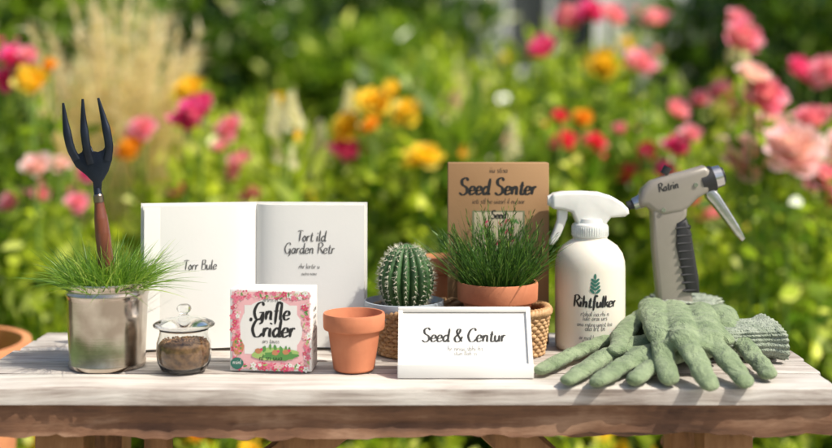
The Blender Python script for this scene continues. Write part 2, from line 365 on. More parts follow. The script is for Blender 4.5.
for i in range(n):
    r=.029*math.sqrt(random.random()); a=random.random()*6.28; s=.0016
    mb.add(*lathe([(0,-s),(s,-s*.3),(s,s*.3),(0,s)],6,(jc[0]+r*math.cos(a),jc[1]+r*math.sin(a),TZ+.039+random.uniform(-.001,.001))),1)
lid=[(0,.0565),(.029,.0565),(.036,.0572),(.039,.0585),(.0392,.0605),(.037,.0625),(.030,.0655),(.018,.069),(.007,.0705),(.0045,.0725),(.0055,.075),(.0085,.077),(.0095,.080),(.0085,.0835),(.005,.0855),(0,.086)]
mb.add(*lathe(lid,72,jc),0)
mb.build('glass_jar_with_lid',sharp=0)

# ---------------------------------------------------------------- open book
mb=MB([white,pagee,paper,inkg])
gut=Vector((WX(256,1.680),1.680,TZ)); le=Vector((WX(140,1.652),1.652,TZ)); re=Vector((WX(367,1.672),1.672,TZ))
def half(a,b,flip,hh,th):
    d=(b-a); L=d.length; u=d.normalized(); nrm=Vector((0,0,1)).cross(u); 
    if nrm.y>0: nrm=-nrm
    ss=[0,.01,.02,.035,.05,.07,.09,.12,.16,.2,.3,.5,.75,.93,1.0]; ncol=len(ss)
    def prof(s): return th*(1-math.exp(-s*11))+.0008+.004*math.sin(min(1,s)**.6*math.pi)
    lean=.03
    for layer in range(2):
        v=[];f=[]
        z0,z1=(TZ+.001,TZ+hh+.001) if layer==0 else (TZ+.003,TZ+hh-.002)
        Ls=L if layer==0 else L-.003
        for s in ss:
            base=a+u*(s*Ls)
            fr=base+nrm*(prof(s) if layer else -.0005); bk=base-nrm*(.0025 if layer==0 else .0)
            for p in (fr,bk):
                for z in (z0,z1): q=p.copy(); q.z=z; q.y+=(z-TZ)*lean; v.append(q)
        for i in range(ncol-1):
            o=i*4; k=o+4
            f+=[(o,k,k+1,o+1),(o+3,k+3,k+2,o+2),(o+1,k+1,k+3,o+3),(o+2,k+2,k,o)]
        f+=[((ncol-1)*4+2,(ncol-1)*4+3,(ncol-1)*4+1,(ncol-1)*4)]
        if layer==0: mb.add(v,f,0)
        else:
            isf=lambda i: i<4*(ncol-1) and i%4==0
            mb.add(v,[q for i,q in enumerate(f) if isf(i)],2); mb.add(v,[q for i,q in enumerate(f) if not isf(i)],1)
    def mf(x,y,o=0.0):
        s=(L-x)/L if flip else x/L
        base=a+u*(s*(L-.003))+nrm*(prof(s)+.0002+o); base.z=TZ+y; base.y+=y*lean; return tuple(base)
    for q in range(2):
        v=[]; 
        for s in (.86,.93,1.0):
            base=a+u*(s*(L-.004-q*.0012))+nrm*(prof(s)+.0004+(s-.86)*(.014+.014*q))
            for z in (TZ+.004,TZ+hh-.003-q*.0006): w=base.copy(); w.z=z; w.y+=(z-TZ)*lean; v.append(w)
        if flip: mb.add(v,[(0,2,3,1),(2,4,5,3)],2)
    return mf,L
mL,LL=half(gut,le,True,.2025,.009); mR,LR=half(gut,re,False,.2025,.009)
text(mb,'Torr Bule',LL*.50,.112,.047,mL,3,bold=.12)
text(mb,'Tort ild',LR*.52,.150,.042,mR,3,bold=.13); text(mb,'Garden Retr',LR*.50,.133,.072,mR,3,bold=.12)
for k in range(2): smalltext(mb,LR*.5,.112-k*.009,.03-.008*k,.002,mR,3,12)
mb.build('open_book',sharp=50)

# ---------------------------------------------------------------- illustrated gift box
pk1=pmat('print_pink',(.75,.20,.28)); pk2=pmat('print_rose',(.62,.06,.14)); pk3=pmat('print_blush',(.80,.45,.47)); gr1=pmat('print_green',(.10,.28,.07)); gr2=pmat('print_light_green',(.35,.52,.16)); tan=pmat('print_tan',(.5,.22,.1)); teal=pmat('print_teal',(.03,.16,.12))
mb=MB([white,ink,pk1,pk2,pk3,gr1,gr2,tan,teal,inkg])
bw,bd,bh=.106,.046,.1045
ctr=Vector((WX(272,1.525)+.0,1.525+bd/2,TZ+bh/2+.0005))
R=Matrix.Rotation(math.radians(-4),4,'Z')
mb.add(*box(ctr.x,ctr.y,ctr.z,bw,bd,bh,.0015,2,rot=R),0)
U=R@Vector((1,0,0)); O=ctr+R@Vector((-bw/2,-bd/2,0)); O.z=TZ+.0005
bm_=planemap(O,U,(0,0,1))
rect2(mb,.003,.003,bw-.003,bh-.003,bm_,4,.0002)
disc2(mb,bw/2,bh/2+.002,.040,.0385,bm_,0,.0003,40,rag=.03)
rect2(mb,bw/2-.034,.022,bw/2+.034,bh-.02,bm_,0,.00035)
random.seed(3)
ly=.0004
for i in range(260):
    t=random.random(); e=random.choice('LRTB')if i>60 else random.choice('TB')
    w=random.uniform(.004,.011)
    if e in'LR':
        x=w if e=='L' else bw-w; yy=random.uniform(.006,bh-.006)
    else:
        yy=(bh-w) if e=='T' else w*.8; x=random.uniform(.006,bw-.006)
    x+=random.uniform(-.002,.002); ly+=.0000015; k=random.choice([2,2,3,3,4,4,5,6,0])
    if k in(2,3,4,0):
        a0=random.random()*6; s=random.uniform(.0012,.0026)
        for q in range(5):
            aa=a0+q*1.2566; disc2(mb,x+s*math.cos(aa),yy+s*math.sin(aa),s*.8,s*.62,bm_,k,ly+q*2e-7,8,rot=aa)
        disc2(mb,x,yy,s*.4,s*.4,bm_,6 if k!=2 else 3,ly+.0000012,7)
    else: disc2(mb,x,yy,.0032,.0011,bm_,k,ly,8,rot=random.random()*3)
disc2(mb,bw/2+.006,.022,.030,.0085,bm_,6,.0009,24,rag=.08); disc2(mb,bw/2+.012,.020,.022,.006,bm_,5,.00092,20,rag=.15)
for i in range(9):
    x=bw/2+.006+random.uniform(-.02,.022); yy=.027+random.uniform(0,.005); disc2(mb,x,yy,.0016,.004,bm_,5,.00094+i*1e-6,8); 
for q,(x,yy) in enumerate(((bw/2-.016,.026),(bw/2+.006,.024),(bw/2+.02,.025))):
    disc2(mb,x,yy,.0045,.0035,bm_,7,.00097+q*2e-6,12,rag=.1); disc2(mb,x+.004,yy+.002,.002,.0018,bm_,3,.00098+q*2e-6,9)
disc2(mb,.011,.032,.007,.011,bm_,7,.00096,14,rag=.1); 
for i in range(26): disc2(mb,.011+random.uniform(-.005,.005),.032+random.uniform(-.009,.009),.0013,.0017,bm_,random.choice([3,2,5,0]),.00099+i*1e-6,6)
disc2(mb,.0095,.010,.0085,.0075,bm_,8,.00103,18,rag=.05); smalltext(mb,.0095,.009,.011,.002,lambda x,y,o=0:bm_(x,y,o+.00105),0,5)
tm=lambda x,y,o=0: bm_(x,y,o+.0004)
text(mb,'Gnfle',bw/2+.001,.066,.048,tm,1,bold=.17); text(mb,"'Crider",bw/2+.001,.044,.060,tm,1,bold=.17)
smalltext(mb,bw/2,.036,.022,.002,tm,9,9); smalltext(mb,bw/2,.089,.02,.002,tm,9,9); smalltext(mb,bw/2,.014,.03,.002,lambda x,y,o=0:bm_(x,y,o+.0008),1,10)
Us=R@Vector((0,1,0)); Os=ctr+R@Vector((bw/2,-bd/2,0)); Os.z=TZ+.0005; sm=planemap(Os,Us,(0,0,1))
for i in range(7): smalltext(mb,bd*.5,.02+i*.009,bd*.6*random.uniform(.6,1),.002,sm,9,10)
mb.build('illustrated_gift_box',sharp=30)

# ---------------------------------------------------------------- terracotta pots
def potprof(r,rb,h,band,t=.0035):
    return [(0,.001),(rb-.002,.001),(rb,.003),(r*.90-(r*.90-rb)*(band/h),h-band-.001),(r*.90,h-band),(r-.0015,h-band+.0005),(r-.0005,h-band+.003),(r,h-.003),(r-.001,h),(r-t,h),(r-t-.001,h-.004),(r-t-.004,h-band),(rb-.004,.006),(0,.005)]
mb=MB([terra]); SY=1.535
mb.add(*lathe(potprof(.040,.0265,.074,.021),80,(WX(354,SY),SY,TZ)),0)
mb.build('terracotta_pot',sharp=35)
mb=MB([terra2,soil]); BX=.031; BYY=1.757
mb.add(*lathe(potprof(.031,.023,.118,.024),64,(BX,BYY,TZ)),0); mb.add(*lathe([(0,.106),(.0265,.106)],24,(BX,BYY,TZ)),1)
mb.build('terracotta_pot',sharp=35)

# ---------------------------------------------------------------- wicker basket
wick=pmat('wicker',(.60,.38,.19),(.34,.19,.08),scale=60,rough=.6,bump=.5,bscale=200,stretch=(1,1,3))
mb=MB([wick]); bc=Vector((WX(461,1.637),1.637,TZ)); ax_,ay_=.119,.058
def oval(t,r=0):
    c,s=math.cos(t),math.sin(t); e=.75
    return (bc.x+(ax_+r)*math.copysign(abs(c)**e,c), bc.y+(ay_+r)*math.copysign(abs(s)**e,s))
NS=64; rows=11; hh=.058
for k in range(rows):
    z=TZ+.004+k*hh/rows; fl=-.008+.008*k/rows; P=[]; 
    for i in range(NS*4+1):
        t=2*math.pi*i/(NS*4); o=.0022*math.cos(math.pi*i/4+ (math.pi if k%2 else 0)); x,y=oval(t,fl+o); P.append((x,y,z+random.uniform(-.0002,.0002)))
    mb.add(*tube(P,.0029,6,1.0,caps=False),0)
for i in range(NS):
    t=2*math.pi*i/NS; x,y=oval(t,-.008); x2,y2=oval(t,0); mb.add(*tube([(x,y,TZ+.001),(x2,y2,TZ+hh)],.0018,6),0)
for ph in (0,math.pi):
    P=[]
    for i in range(361):
        t=2*math.pi*i/360; x,y=oval(t,.0032*math.cos(i*.7+ph)); P.append((x,y,TZ+hh+.003+.0032*math.sin(i*.7+ph)))
    mb.add(*tube(P,.0036,7,caps=False),0)
P=[(*oval(2*math.pi*i/60,-.009),TZ+.003) for i in range(60)]; mb.add(P,[tuple(range(60))],0)
mb.build('wicker_basket',sharp=60)

# ---------------------------------------------------------------- cactus in bowl
bowlm=pmat('glazed_bowl',(.42,.46,.50),(.32,.37,.41),scale=14,rough=.35,coat=.3,bump=.08,bscale=60)
cact=pmat('cactus_skin',(.05,.13,.035),(.022,.065,.018),scale=40,rough=.55,bump=.3,bscale=200)
cspine=pmat('cactus_spines',(.66,.64,.50)); pebble=pmat('pebbles',(.4,.36,.3),(.16,.13,.1),scale=120,rough=.9,bump=1,bscale=180,bdist=.004)
CY=1.64; cc=Vector((WX(404,CY),CY,TZ+.006))
mb=MB([bowlm,cact,cspine,pebble])
mb.add(*lathe([(0,0),(.030,0),(.033,.002),(.043,.030),(.0505,.052),(.0545,.056),(.0552,.061),(.0545,.0665),(.0525,.067),(.0515,.063),(.049,.056),(.04,.05)],80,cc),0)
mb.add(*lathe([(0,.060),(.03,.059),(.0505,.057)],40,cc),3)
for i in range(130):
    r=.05*math.sqrt(random.random()); a=random.random()*6.28; s=random.uniform(.0015,.003)
    mb.add(*lathe([(0,-s),(s*.8,-s*.5),(s,0),(s*.8,s*.5),(0,s)],7,(cc.x+r*math.cos(a),cc.y+r*math.sin(a),cc.z+.059)),3)
kx=Vector((cc.x+.003,cc.y,cc.z+.058)); nr_=18; Rr=.0385; Hh=.092; v=[];f=[];ph=26;sg=nr_*8
for i in range(ph+1):
    t=i/ph; z=Hh*t; r=Rr*max(0,math.sin(math.pi*(.13+.87*t)**.92))**.62 if i<ph else 0.0
    for j in range(sg):
        a=2*math.pi*j/sg; w=abs(math.sin(nr_*a/2)); k=1-.17*(1-w)**1.2
        dz=-.006*math.exp(-((1-t)*9)**2)
        v.append((kx.x+r*k*math.cos(a),kx.y+r*k*math.sin(a),kx.z+z+dz))
for i in range(ph):
    for j in range(sg): l=(j+1)%sg; f.append((i*sg+j,i*sg+l,(i+1)*sg+l,(i+1)*sg+j))
mb.add(v,f,1)
for q in range(nr_):
    a=2*math.pi*(q+.5)/nr_
    for m in range(13):
        t=.06+.9*m/12.5; r=Rr*math.sin(math.pi*(.13+.87*t)**.92)**.62 if t<.985 else 0; z=Hh*t
        nrm=Vector((math.cos(a),math.sin(a),(t-.45)*1.6)).normalized(); p=Vector((kx.x+r*math.cos(a),kx.y+r*math.sin(a),kx.z+z-.006*math.exp(-((1-t)*9)**2)))
        s=.0011; mb.add(*lathe([(0,-s),(s,0),(0,s)],6,p+nrm*.0003),2)
        for w in range(6):
            dd=(nrm+Vector((random.uniform(-1,1),random.uniform(-1,1),random.uniform(-1,1)))*.95).normalized()
            mb.add(*tube([p,p+dd*random.uniform(.004,.0075)],[.0003,.00008],3,caps=False),2)
mb.build('cactus_in_bowl',sharp=60)

# ---------------------------------------------------------------- herb in terracotta pot
HY=1.637; hc=Vector((WX(497.5,HY),HY,TZ+.006))
mb=MB([terra,soil,rosem]); ph_=.093
mb.add(*lathe(potprof(.0555,.036,ph_,.026),80,hc),0); mb.add(*lathe([(0,.083),(.049,.081)],30,hc),1)
n=420; r=.040*np.sqrt(rng.random(n)); a=rng.random(n)*2*math.pi; o=(r/.040)
root=np.stack([hc.x+r*np.cos(a),hc.y+r*np.sin(a),np.full(n,hc.z+.08)],1)
d=np.stack([np.cos(a)*o*.58,np.sin(a)*o*.58,np.ones(n)],1)+rng.normal(size=(n,3))*.18
mb.add(*blades(root,d,(.042+.088*rng.random(n)**1.2)*(1.12-.2*o),.0009+.0008*rng.random(n),droop=.05+.45*rng.random(n),segs=5),2)
for i in range(140):
    r=.038*math.sqrt(random.random()); a=random.random()*6.28; base=Vector((hc.x+r*math.cos(a),hc.y+r*math.sin(a),hc.z+.08))
    L=random.uniform(.05,.115)*(1.12-.35*(r/.036)); out=(r/.036)*random.uniform(.2,.8)
    d=Vector((math.cos(a)*out+random.gauss(0,.15),math.sin(a)*out+random.gauss(0,.15),1)).normalized()
    P=[base+d*L*t+Vector((math.cos(a),math.sin(a),0))*L*.18*t*t*out for t in (0,.33,.66,1)]
    mb.add(*tube(P,[.0007,.0006,.0005,.0002],4,caps=False),2)
    m=18; t=np.linspace(.25,1,m); PP=np.array([list(p) for p in P]); c=np.stack([np.interp(t,[0,.33,.66,1],PP[:,k]) for k in range(3)],1)
    dd=unit(rng.normal(size=(m,3)))*.5+np.array(d)*1.0
    mb.add(*leaves(c,dd,.012*rng.uniform(.7,1.2,m),.0013),2)
mb.build('potted_herb',sharp=50)

# ---------------------------------------------------------------- kraft seed box
kraft=pmat('kraft_card',(.39,.235,.12),(.31,.18,.088),scale=5,rough=.8,bump=.15,bscale=350,spec=.2); kraftd=pmat('kraft_print',(.2,.22,.12))
cream=pmat('cream_print',(.60,.50,.36))
mb=MB([kraft,ink,kraftd,cream,gr1,pk2,gr2])
KY=1.70; kx0,kx1=WX(448,KY),WX(549,KY); kh=WZ(163,KY)-TZ; kw=kx1-kx0
mb.add(*box((kx0+kx1)/2,KY+.0125,TZ+kh/2,kw,.025,kh,.0012,2),0)
km=planemap((kx0,KY,TZ),(1,0,0),(0,0,1))
text(mb,'Seed Senter',kw*.49,kh-.045,.110,km,1,bold=.2)
smalltext(mb,kw*.5,kh-.014,.026,.002,km,1,9); smalltext(mb,kw*.5,kh-.058,.075,.002,km,1,28)
rect2(mb,kw*.24,kh-.135,kw*.76,kh-.068,km,2,.0002); rect2(mb,kw*.26,kh-.133,kw*.74,kh-.070,km,3,.0003)
for i in range(60): disc2(mb,random.uniform(.3,.7)*kw,kh-random.uniform(.082,.13),.0045,.0016,km,random.choice([4,4,2,5,6]),.0004+i*2e-6,8,rot=random.random()*3)
text(mb,'Seed',kw*.5,kh-.079,.022,km,1,bold=.2,off=.0006)
mb.build('kraft_seed_box',sharp=30)

# ---------------------------------------------------------------- white display box (wedge tray)
mb=MB([white,ink,inkg])
wx0,wx1=WX(398,1.485),WX(533.5,1.485); fy=1.487; lip=.0165; byk=1.532; tz=.080
rimw=.0055; rec=.005
def wedge(x0,x1,dr):
    sec=[(fy+.0,TZ+.0005),(fy,TZ+lip-(dr*1.2)),(byk+dr*.0,TZ+tz-dr*1.2),(byk+.006,TZ+tz-dr*1.2),(byk+.006,TZ+.0005)]
    v=[(x,y,z) for x in(x0,x1) for y,z in sec]; f=[(4,3,2,1,0),(5,6,7,8,9)]+[(i,(i+1)%5,5+(i+1)%5,5+i) for i in range(5)]
    return v,f
for a_,b_,dr in ((wx0+rimw,wx1-rimw,rec),(wx0,wx0+rimw-.0001,0),(wx1-rimw+.0001,wx1,0)): mb.add(*wedge(a_,b_,dr),0)
mb.add(*box((wx0+wx1)/2,fy+.0025,TZ+lip/2+.0008,wx1-wx0+.0012,.0058,lip+.001,.0010,2),0)
mb.add(*box((wx0+wx1)/2,byk+.002,TZ+tz-.002,wx1-wx0+.001,.0075,.0062,.0012,2),0)
dcl=Vector((0,byk-fy,tz-lip)).normalized()
wm=planemap(Vector((wx0,fy,TZ+lip-rec*1.2)),(1,0,0),dcl); ww=wx1-wx0
text(mb,'Seed & Centur',ww*.49,.038,.106,wm,1,bold=.17,off=.0002)
smalltext(mb,ww*.5,.0255,.045,.002,wm,2,16); smalltext(mb,ww*.5,.0195,.03,.002,wm,2,12)
mb.build('white_display_box',sharp=30)

# ---------------------------------------------------------------- spray bottle
plas=pmat('cream_plastic',(.74,.70,.61),(.71,.67,.58),scale=4,rough=.38,sss=.15); plw=pmat('white_plastic',(.78,.78,.75),rough=.3,sss=.1)
mb=MB([plas,plw,ink,inkg,teal]); QY=1.678; qc=Vector((WX(590,QY),QY,TZ))
mb.add(*lathe([(0,.003),(.040,.002),(.046,.0),(.0485,.003),(.049,.010),(.049,.112),(.0482,.122),(.045,.133),(.038,.143),(.029,.1495),(.0245,.152),(.0235,.156),(.0235,.160)],96,qc),0)
cz=.1555
pr=[(.0245,cz),(.0252,cz+.001),(.0252,cz+.016),(.024,cz+.018),(.021,cz+.020),(.0195,cz+.026),(0,cz+.026)]
mb.add(*lathe(pr,96,qc),1)
for i in range(48):
    a=2*math.pi*i/48; mb.add(*box(qc.x+.0252*math.cos(a),qc.y+.0252*math.sin(a),qc.z+cz+.0085,.0012,.0012,.013,.0003,1,rot=Matrix.Rotation(a,4,'Z')),1)
sp=[(551,195),(553,193),(562,191.5),(580,191),(598,192),(611,196),(621,202),(627,208),(628,213),(624,216),(610,217),(606,222),(604,228),(577,228),(575,221),(571,212),(563,209.5),(553,208.5),(551,207)]
mb.add(*expoly([p2(x,y,QY) for x,y in sp],QY,.027,.0075,4),1)
mb.add(*tube([(WX(547.5,QY),QY,WZ(200.5,QY)),(WX(552,QY),QY,WZ(200.5,QY))],[.0068,.0095],20),1)
tr=[(557,208),(568,208),(567,218),(563,229),(558,239),(553,245),(549,244),(550,238),(554,229),(557,219)]
mb.add(*expoly([p2(x,y,QY) for x,y in tr],QY,.013,.003,3),1)
def cyl(x,y,o=0.0):
    a=-math.pi/2+x/.049; r=.0491+o; return (qc.x+r*math.cos(a),qc.y+r*math.sin(a),qc.z+y)
text(mb,'Rihtfulker',0,.064,.062,cyl,2,bold=.2)
for k,(w,yy) in enumerate(((.04,.052),(.034,.046),(.05,.038),(.028,.032),(.044,.020),(.036,.014))): smalltext(mb,0,yy,w,.002,cyl,3,int(w*420))
for s in (-1,1):
    for k in range(4): disc2(mb,s*.0042*(1-k*.15),.086+k*.0048,.0044,.0018,cyl,4,.0003+k*1e-5+s*2e-6,12,rot=s*.75)
disc2(mb,0,.106,.0018,.0042,cyl,4,.0004,12); rect2(mb,-.0004,.080,.0004,.104,cyl,4,.00045)
mb.build('spray_bottle',sharp=38)

# ---------------------------------------------------------------- hose nozzle gun
taupe=pmat('taupe_enamel',(.31,.28,.24),(.25,.225,.19),scale=9,rough=.36,coat=.3,bump=.04,bscale=120); blk=pmat('black_rubber',(.02,.02,.022),rough=.5); chrome=pmat('brushed_aluminium',(.62,.62,.62),(.50,.50,.50),scale=30,rough=.25,metal=1,stretch=(1,1,5))
mb=MB([taupe,blk,chrome]); NY=1.722
hd=[(637,199),(641,189),(650,181),(664,176),(684,171),(703,165.5),(708,170),(711,183),(706,192),(696,198),(688,206),(682,212),(662,216),(652,212),(645,206),(638,206)]
mb.add(*expoly([p2(x,y,NY) for x,y in hd],NY,.034,.0105,4),0)
hn=[(650,205),(686,205),(685,215),(679,226),(679,245),(685,270),(691,296),(693,334),(692,338),(660,338),(658,320),(656,290),(652,250)]
mb.add(*expoly([p2(x,y,NY) for x,y in hn],NY,.031,.0095,4),0)
gp=[(674,222),(685,217),(690,232),(693,252),(697,275),(698,292),(684,292),(679,270),(673,245)]
mb.add(*expoly([p2(x,y,NY-.004) for x,y in gp],NY-.004,.028,.006,3),1)
for i in range(9):
    t=i/8; x=685+t*7; yy=226+t*62; a=Vector((WX(x+1.5,NY),NY-.0145,WZ(yy,NY))); b_=a.copy(); b_.y=NY+.0125
    mb.add(*tube([a,b_],.0036,10),1)
    a2=Vector((WX(x-12,NY),NY-.0178,WZ(yy+1,NY))); mb.add(*tube([a2,Vector((WX(x+1.5,NY),NY-.0145,WZ(yy,NY)))],[.0014,.0036],8),1)
def cylp(pa,pb,ra,rb,mi,seg=28):
    mb.add(*tube([Vector((WX(pa[0],NY),NY,WZ(pa[1],NY))),Vector((WX(pb[0],NY),NY,WZ(pb[1],NY)))],[ra,rb],seg,up=(0,1,0)),mi)
cylp((627,206),(634,204),.006,.0065,1); cylp((633,204.5),(642,201),.0085,.0105,2)
cylp((700,182),(713,178),.0185,.0185,1); cylp((713,178),(721,175.6),.0165,.0155,2); cylp((721,175.6),(723.5,175),.012,.0115,1)
cylp((664,174),(668,167),.006,.006,1)
lv=[(704,191),(712,188),(718,194),(727,208),(737,224),(744,238),(741,241),(734,234),(723,219),(713,206),(706,198)]
mb.add(*expoly([p2(x,y,NY) for x,y in lv],NY,.018,.0025,3),2)
cylp((700,186),(716,192),.0045,.0045,2)
for sx_,sy_ in ((693,184),(661,209)): mb.add(*tube([Vector((WX(sx_,NY),NY-.0186,WZ(sy_,NY))),Vector((WX(sx_,NY),NY-.014,WZ(sy_,NY)))],[.0032,.0036],16),2)
text(mb,'Ratrin',.017,0,.030,planemap((WX(655,NY),NY-.0171,WZ(192,NY)),(1,0,.24),(-.24,0,1)),1,bold=.17)
mb.build('hose_spray_gun',sharp=40)

# ---------------------------------------------------------------- gloves
def glovemat(name,ca,cb,vs,vd):
    m,nt,b=new_mat(name); b.inputs['Roughness'].default_value=.9; b.inputs['Specular IOR Level'].default_value=.15
    b.inputs['Sheen Weight'].default_value=.12
    tc=N(nt,'ShaderNodeTexCoord'); no=N(nt,'ShaderNodeTexNoise'); no.inputs['Scale'].default_value=30; no.inputs['Detail'].default_value=9; no.inputs['Roughness'].default_value=.72
    nt.links.new(tc.outputs['Object'],no.inputs[0]); cr=N(nt,'ShaderNodeValToRGB'); cr.color_ramp.elements[0].position=.36; cr.color_ramp.elements[1].position=.64
    cr.color_ramp.elements[0].color=c4(ca); cr.color_ramp.elements[1].color=c4(cb); nt.links.new(no.outputs[0],cr.inputs[0]); nt.links.new(cr.outputs[0],b.inputs['Base Color'])
    vo=N(nt,'ShaderNodeTexVoronoi'); vo.inputs['Scale'].default_value=vs; nt.links.new(tc.outputs['Object'],vo.inputs['Vector'])
    bp=N(nt,'ShaderNodeBump'); bp.inputs['Strength'].default_value=.9; bp.inputs['Distance'].default_value=vd; nt.links.new(vo.outputs['Distance'],bp.inputs['Height'])
    wv=N(nt,'ShaderNodeTexNoise'); wv.inputs['Scale'].default_value=34; wv.inputs['Detail'].default_value=3; wv.inputs['Distortion'].default_value=1.8; nt.links.new(tc.outputs['Object'],wv.inputs[0])
    bp2=N(nt,'ShaderNodeBump'); bp2.inputs['Strength'].default_value=.85; bp2.inputs['Distance'].default_value=.007; nt.links.new(wv.outputs[0],bp2.inputs['Height']); nt.links.new(bp.outputs[0],bp2.inputs['Normal']); nt.links.new(bp2.outputs[0],b.inputs['Normal'])
    return m
glm=glovemat('sage_glove_fabric',(.15,.205,.11),(.27,.335,.20),600,.0010)
knit=glovemat('knit_cuff_fabric',(.18,.22,.16),(.38,.42,.34),420,.0018)
def capsule(P,R,seg=14,squash=.8):
    pts=[Vector(q) for q in catmull([tuple(p) for p in P],6)]; m=len(pts); rr=list(np.interp(np.linspace(0,1,m),np.linspace(0,1,len(R)),R))
    d0=(pts[0]-pts[1]).normalized(); d1=(pts[-1]-pts[-2]).normalized()
    pre=[(pts[0]+d0*rr[0]*s,rr[0]*c) for s,c in ((.98,.2),(.8,.6),(.45,.89))]; post=[(pts[-1]+d1*rr[-1]*s,rr[-1]*c) for s,c in ((.45,.89),(.8,.6),(.98,.2))]
    allp=pre+list(zip(pts,rr))+post
    return tube([p for p,_ in allp],[r for _,r in allp],seg,squash)
tex=bpy.data.textures.new('wrinkle','CLOUDS'); tex.noise_scale=.030; tex.noise_depth=1
tex2=bpy.data.textures.new('wrinkle_fine','CLOUDS'); tex2.noise_scale=.010; tex2.noise_depth=0
def glove(wrist,wr2,fingers,thumb,mc=.016,name='garden_glove',cuff=None):
    par=bpy.data.objects.new(name,None); bpy.context.collection.objects.link(par)
    g=MB([glm]); K_=1.12
    for i,(K,M_,Tp,r) in enumerate(fingers):
        r*=K_
        t=i/(len(fingers)-1); w=wrist.lerp(wr2,t)
        g.add(*capsule([w,w.lerp(K,.5)+Vector((0,0,.003)),K],[mc*1.05,mc*1.1,mc*.95],14,.62),0)
        g.add(*capsule([w.lerp(K,.8),K,M_,Tp],[r*1.12,r*1.10,r*1.04,r*.90],16,.56),0)
    for a_,b_ in zip(fingers[:-1],fingers[1:]):
        m1=a_[0].lerp(b_[0],.5); m2=a_[1].lerp(b_[1],.5)
        g.add(*capsule([wrist.lerp(wr2,.5).lerp(m1,.3),m1.lerp(m2,.30)],[mc,mc*.72],12,.58),0)
    g.add(*capsule(thumb[0],[q*K_ for q in thumb[1]],14,.60),0)
    ob=g.build('glove_hand',sharp=0,parent=par)
    m=ob.modifiers.new('r','REMESH'); m.mode='VOXEL'; m.voxel_size=.0017; m.use_smooth_shade=True
    m=ob.modifiers.new('s','SMOOTH'); m.factor=.6; m.iterations=4
    m=ob.modifiers.new('d','DISPLACE'); m.texture=tex; m.strength=.0048; m.mid_level=.5; m.texture_coords='LOCAL'
    m=ob.modifiers.new('d2','DISPLACE'); m.texture=tex2; m.strength=.0018; m.mid_level=.5; m.texture_coords='LOCAL'
    if cuff:
        A_,B_,wd,th=cuff; d=(B_-A_).normalized(); s=Vector((0,0,1)).cross(d).normalized(); n_=d.cross(s)
        c=MB([knit,glm]); v=[];f=[];sg=108;ns=18
        for layer in (0,1):
          for i in range(ns+1):
            t=i/ns; p=A_.lerp(B_,t); fl=1+.22*t*t+.04*math.sin(t*14)+(.05 if i>=ns-2 else 0)
            for j in range(sg):
                a=2*math.pi*j/sg; rb=1+.035*math.cos(a*27)+.07*math.sin(a*3+t*3)+.03*math.sin(a*7-t*5); k=rb*fl*(1 if layer==0 else .86)
                v.append(p+s*math.cos(a)*wd*k+n_*math.sin(a)*th*k*(1+.25*math.sin(a*2+1)))
        L_=(ns+1)*sg
        for layer in (0,1):
          for i in range(ns):
            for j in range(sg):
                l=(j+1)%sg; o=layer*L_; f.append((o+i*sg+j,o+i*sg+l,o+(i+1)*sg+l,o+(i+1)*sg+j))
        for j in range(sg): l=(j+1)%sg; f.append((ns*sg+j,ns*sg+l,L_+ns*sg+l,L_+ns*sg+j))
        c.add(v,f,0); c.build('knit_cuff',parent=par,sharp=0)
    return par
glove(T(716,335,.026),T(706,350,.021),[
 (T(632,331,.023),T(588,347,.015),T(543,369,.009),.0122),
 (T(632,344,.024),T(598,360,.015),T(570,379,.009),.0130),
 (T(642,354,.022),T(618,368,.014),T(599,381,.009),.0128),
 (T(664,359,.020),T(646,370,.013),T(636,379,.009),.0116)],
 ([T(690,328,.026),T(650,323,.025),T(618,329,.021),T(598,339,.015)],[.015,.015,.013,.011]),
 cuff=(T(708,338,.027),T(772,336,.027),.040,.022))
glove(T(652,306,.054),T(722,314,.048),[
 (T(661,336,.043),T(664,357,.026),T(669,378,.010),.0122),
 (T(684,340,.045),T(697,361,.028),T(709,383,.010),.0130),
 (T(708,338,.043),T(728,360,.025),T(744,381,.009),.0128),
 (T(726,328,.038),T(750,351,.021),T(769,374,.009),.0116)],
 ([T(652,310,.050),T(634,322,.040),T(622,336,.031),T(617,350,.026)],[.015,.0145,.013,.011]),mc=.0200,
 cuff=(T(688,311,.050),T(684,302,.045),.046,.015))

# ================================================================= garden setting
lawn=pmat('lawn',(.14,.24,.045),(.07,.14,.03),scale=3,rough=.9,bump=1,bscale=80,bdist=.03,detail=10)
mb=MB([lawn]); s=150; v=[];f=[];n=40
g=np.sign(np.linspace(-1,1,n+1))*np.abs(np.linspace(-1,1,n+1))**3*s
for i in range(n+1):
    for j in range(n+1): v.append((g[i],g[j]+3,0.0))
for i in range(n):
    for j in range(n): a=i*(n+1)+j; f.append((a,a+n+1,a+n+2,a+1))
mb.add(v,f,0); mb.build('lawn_ground')
bedm=pmat('bed_soil',(.10,.07,.045),(.045,.03,.02),scale=25,rough=.95,bump=1,bscale=60,bdist=.02)
mb=MB([bedm]); P=[(x,y,.004+0*x) for x,y in [(-4.5,2.35),(4.5,2.35),(5.2,5),(4.6,8.2),(-4.6,8.2),(-5.2,5)]]; mb.add(P,[tuple(range(6))],0); mb.build('flower_bed_soil')
stone=pmat('bounce_stone',(.50,.46,.40),(.40,.37,.32),scale=6,rough=.8,bump=.4,bscale=40,bdist=.004); joint=pmat('bounce_stone_joints',(.25,.23,.2),scale=20,rough=.9)  # pale paving added out of view, bounces sunlight onto the object fronts
mb=MB([stone,joint]); mb.add([(-4,-3.0,.004),(4,-3.0,.004),(4,2.3,.004),(-4,2.3,.004)],[(0,1,2,3)],1)
yy=-3.0
r_=0
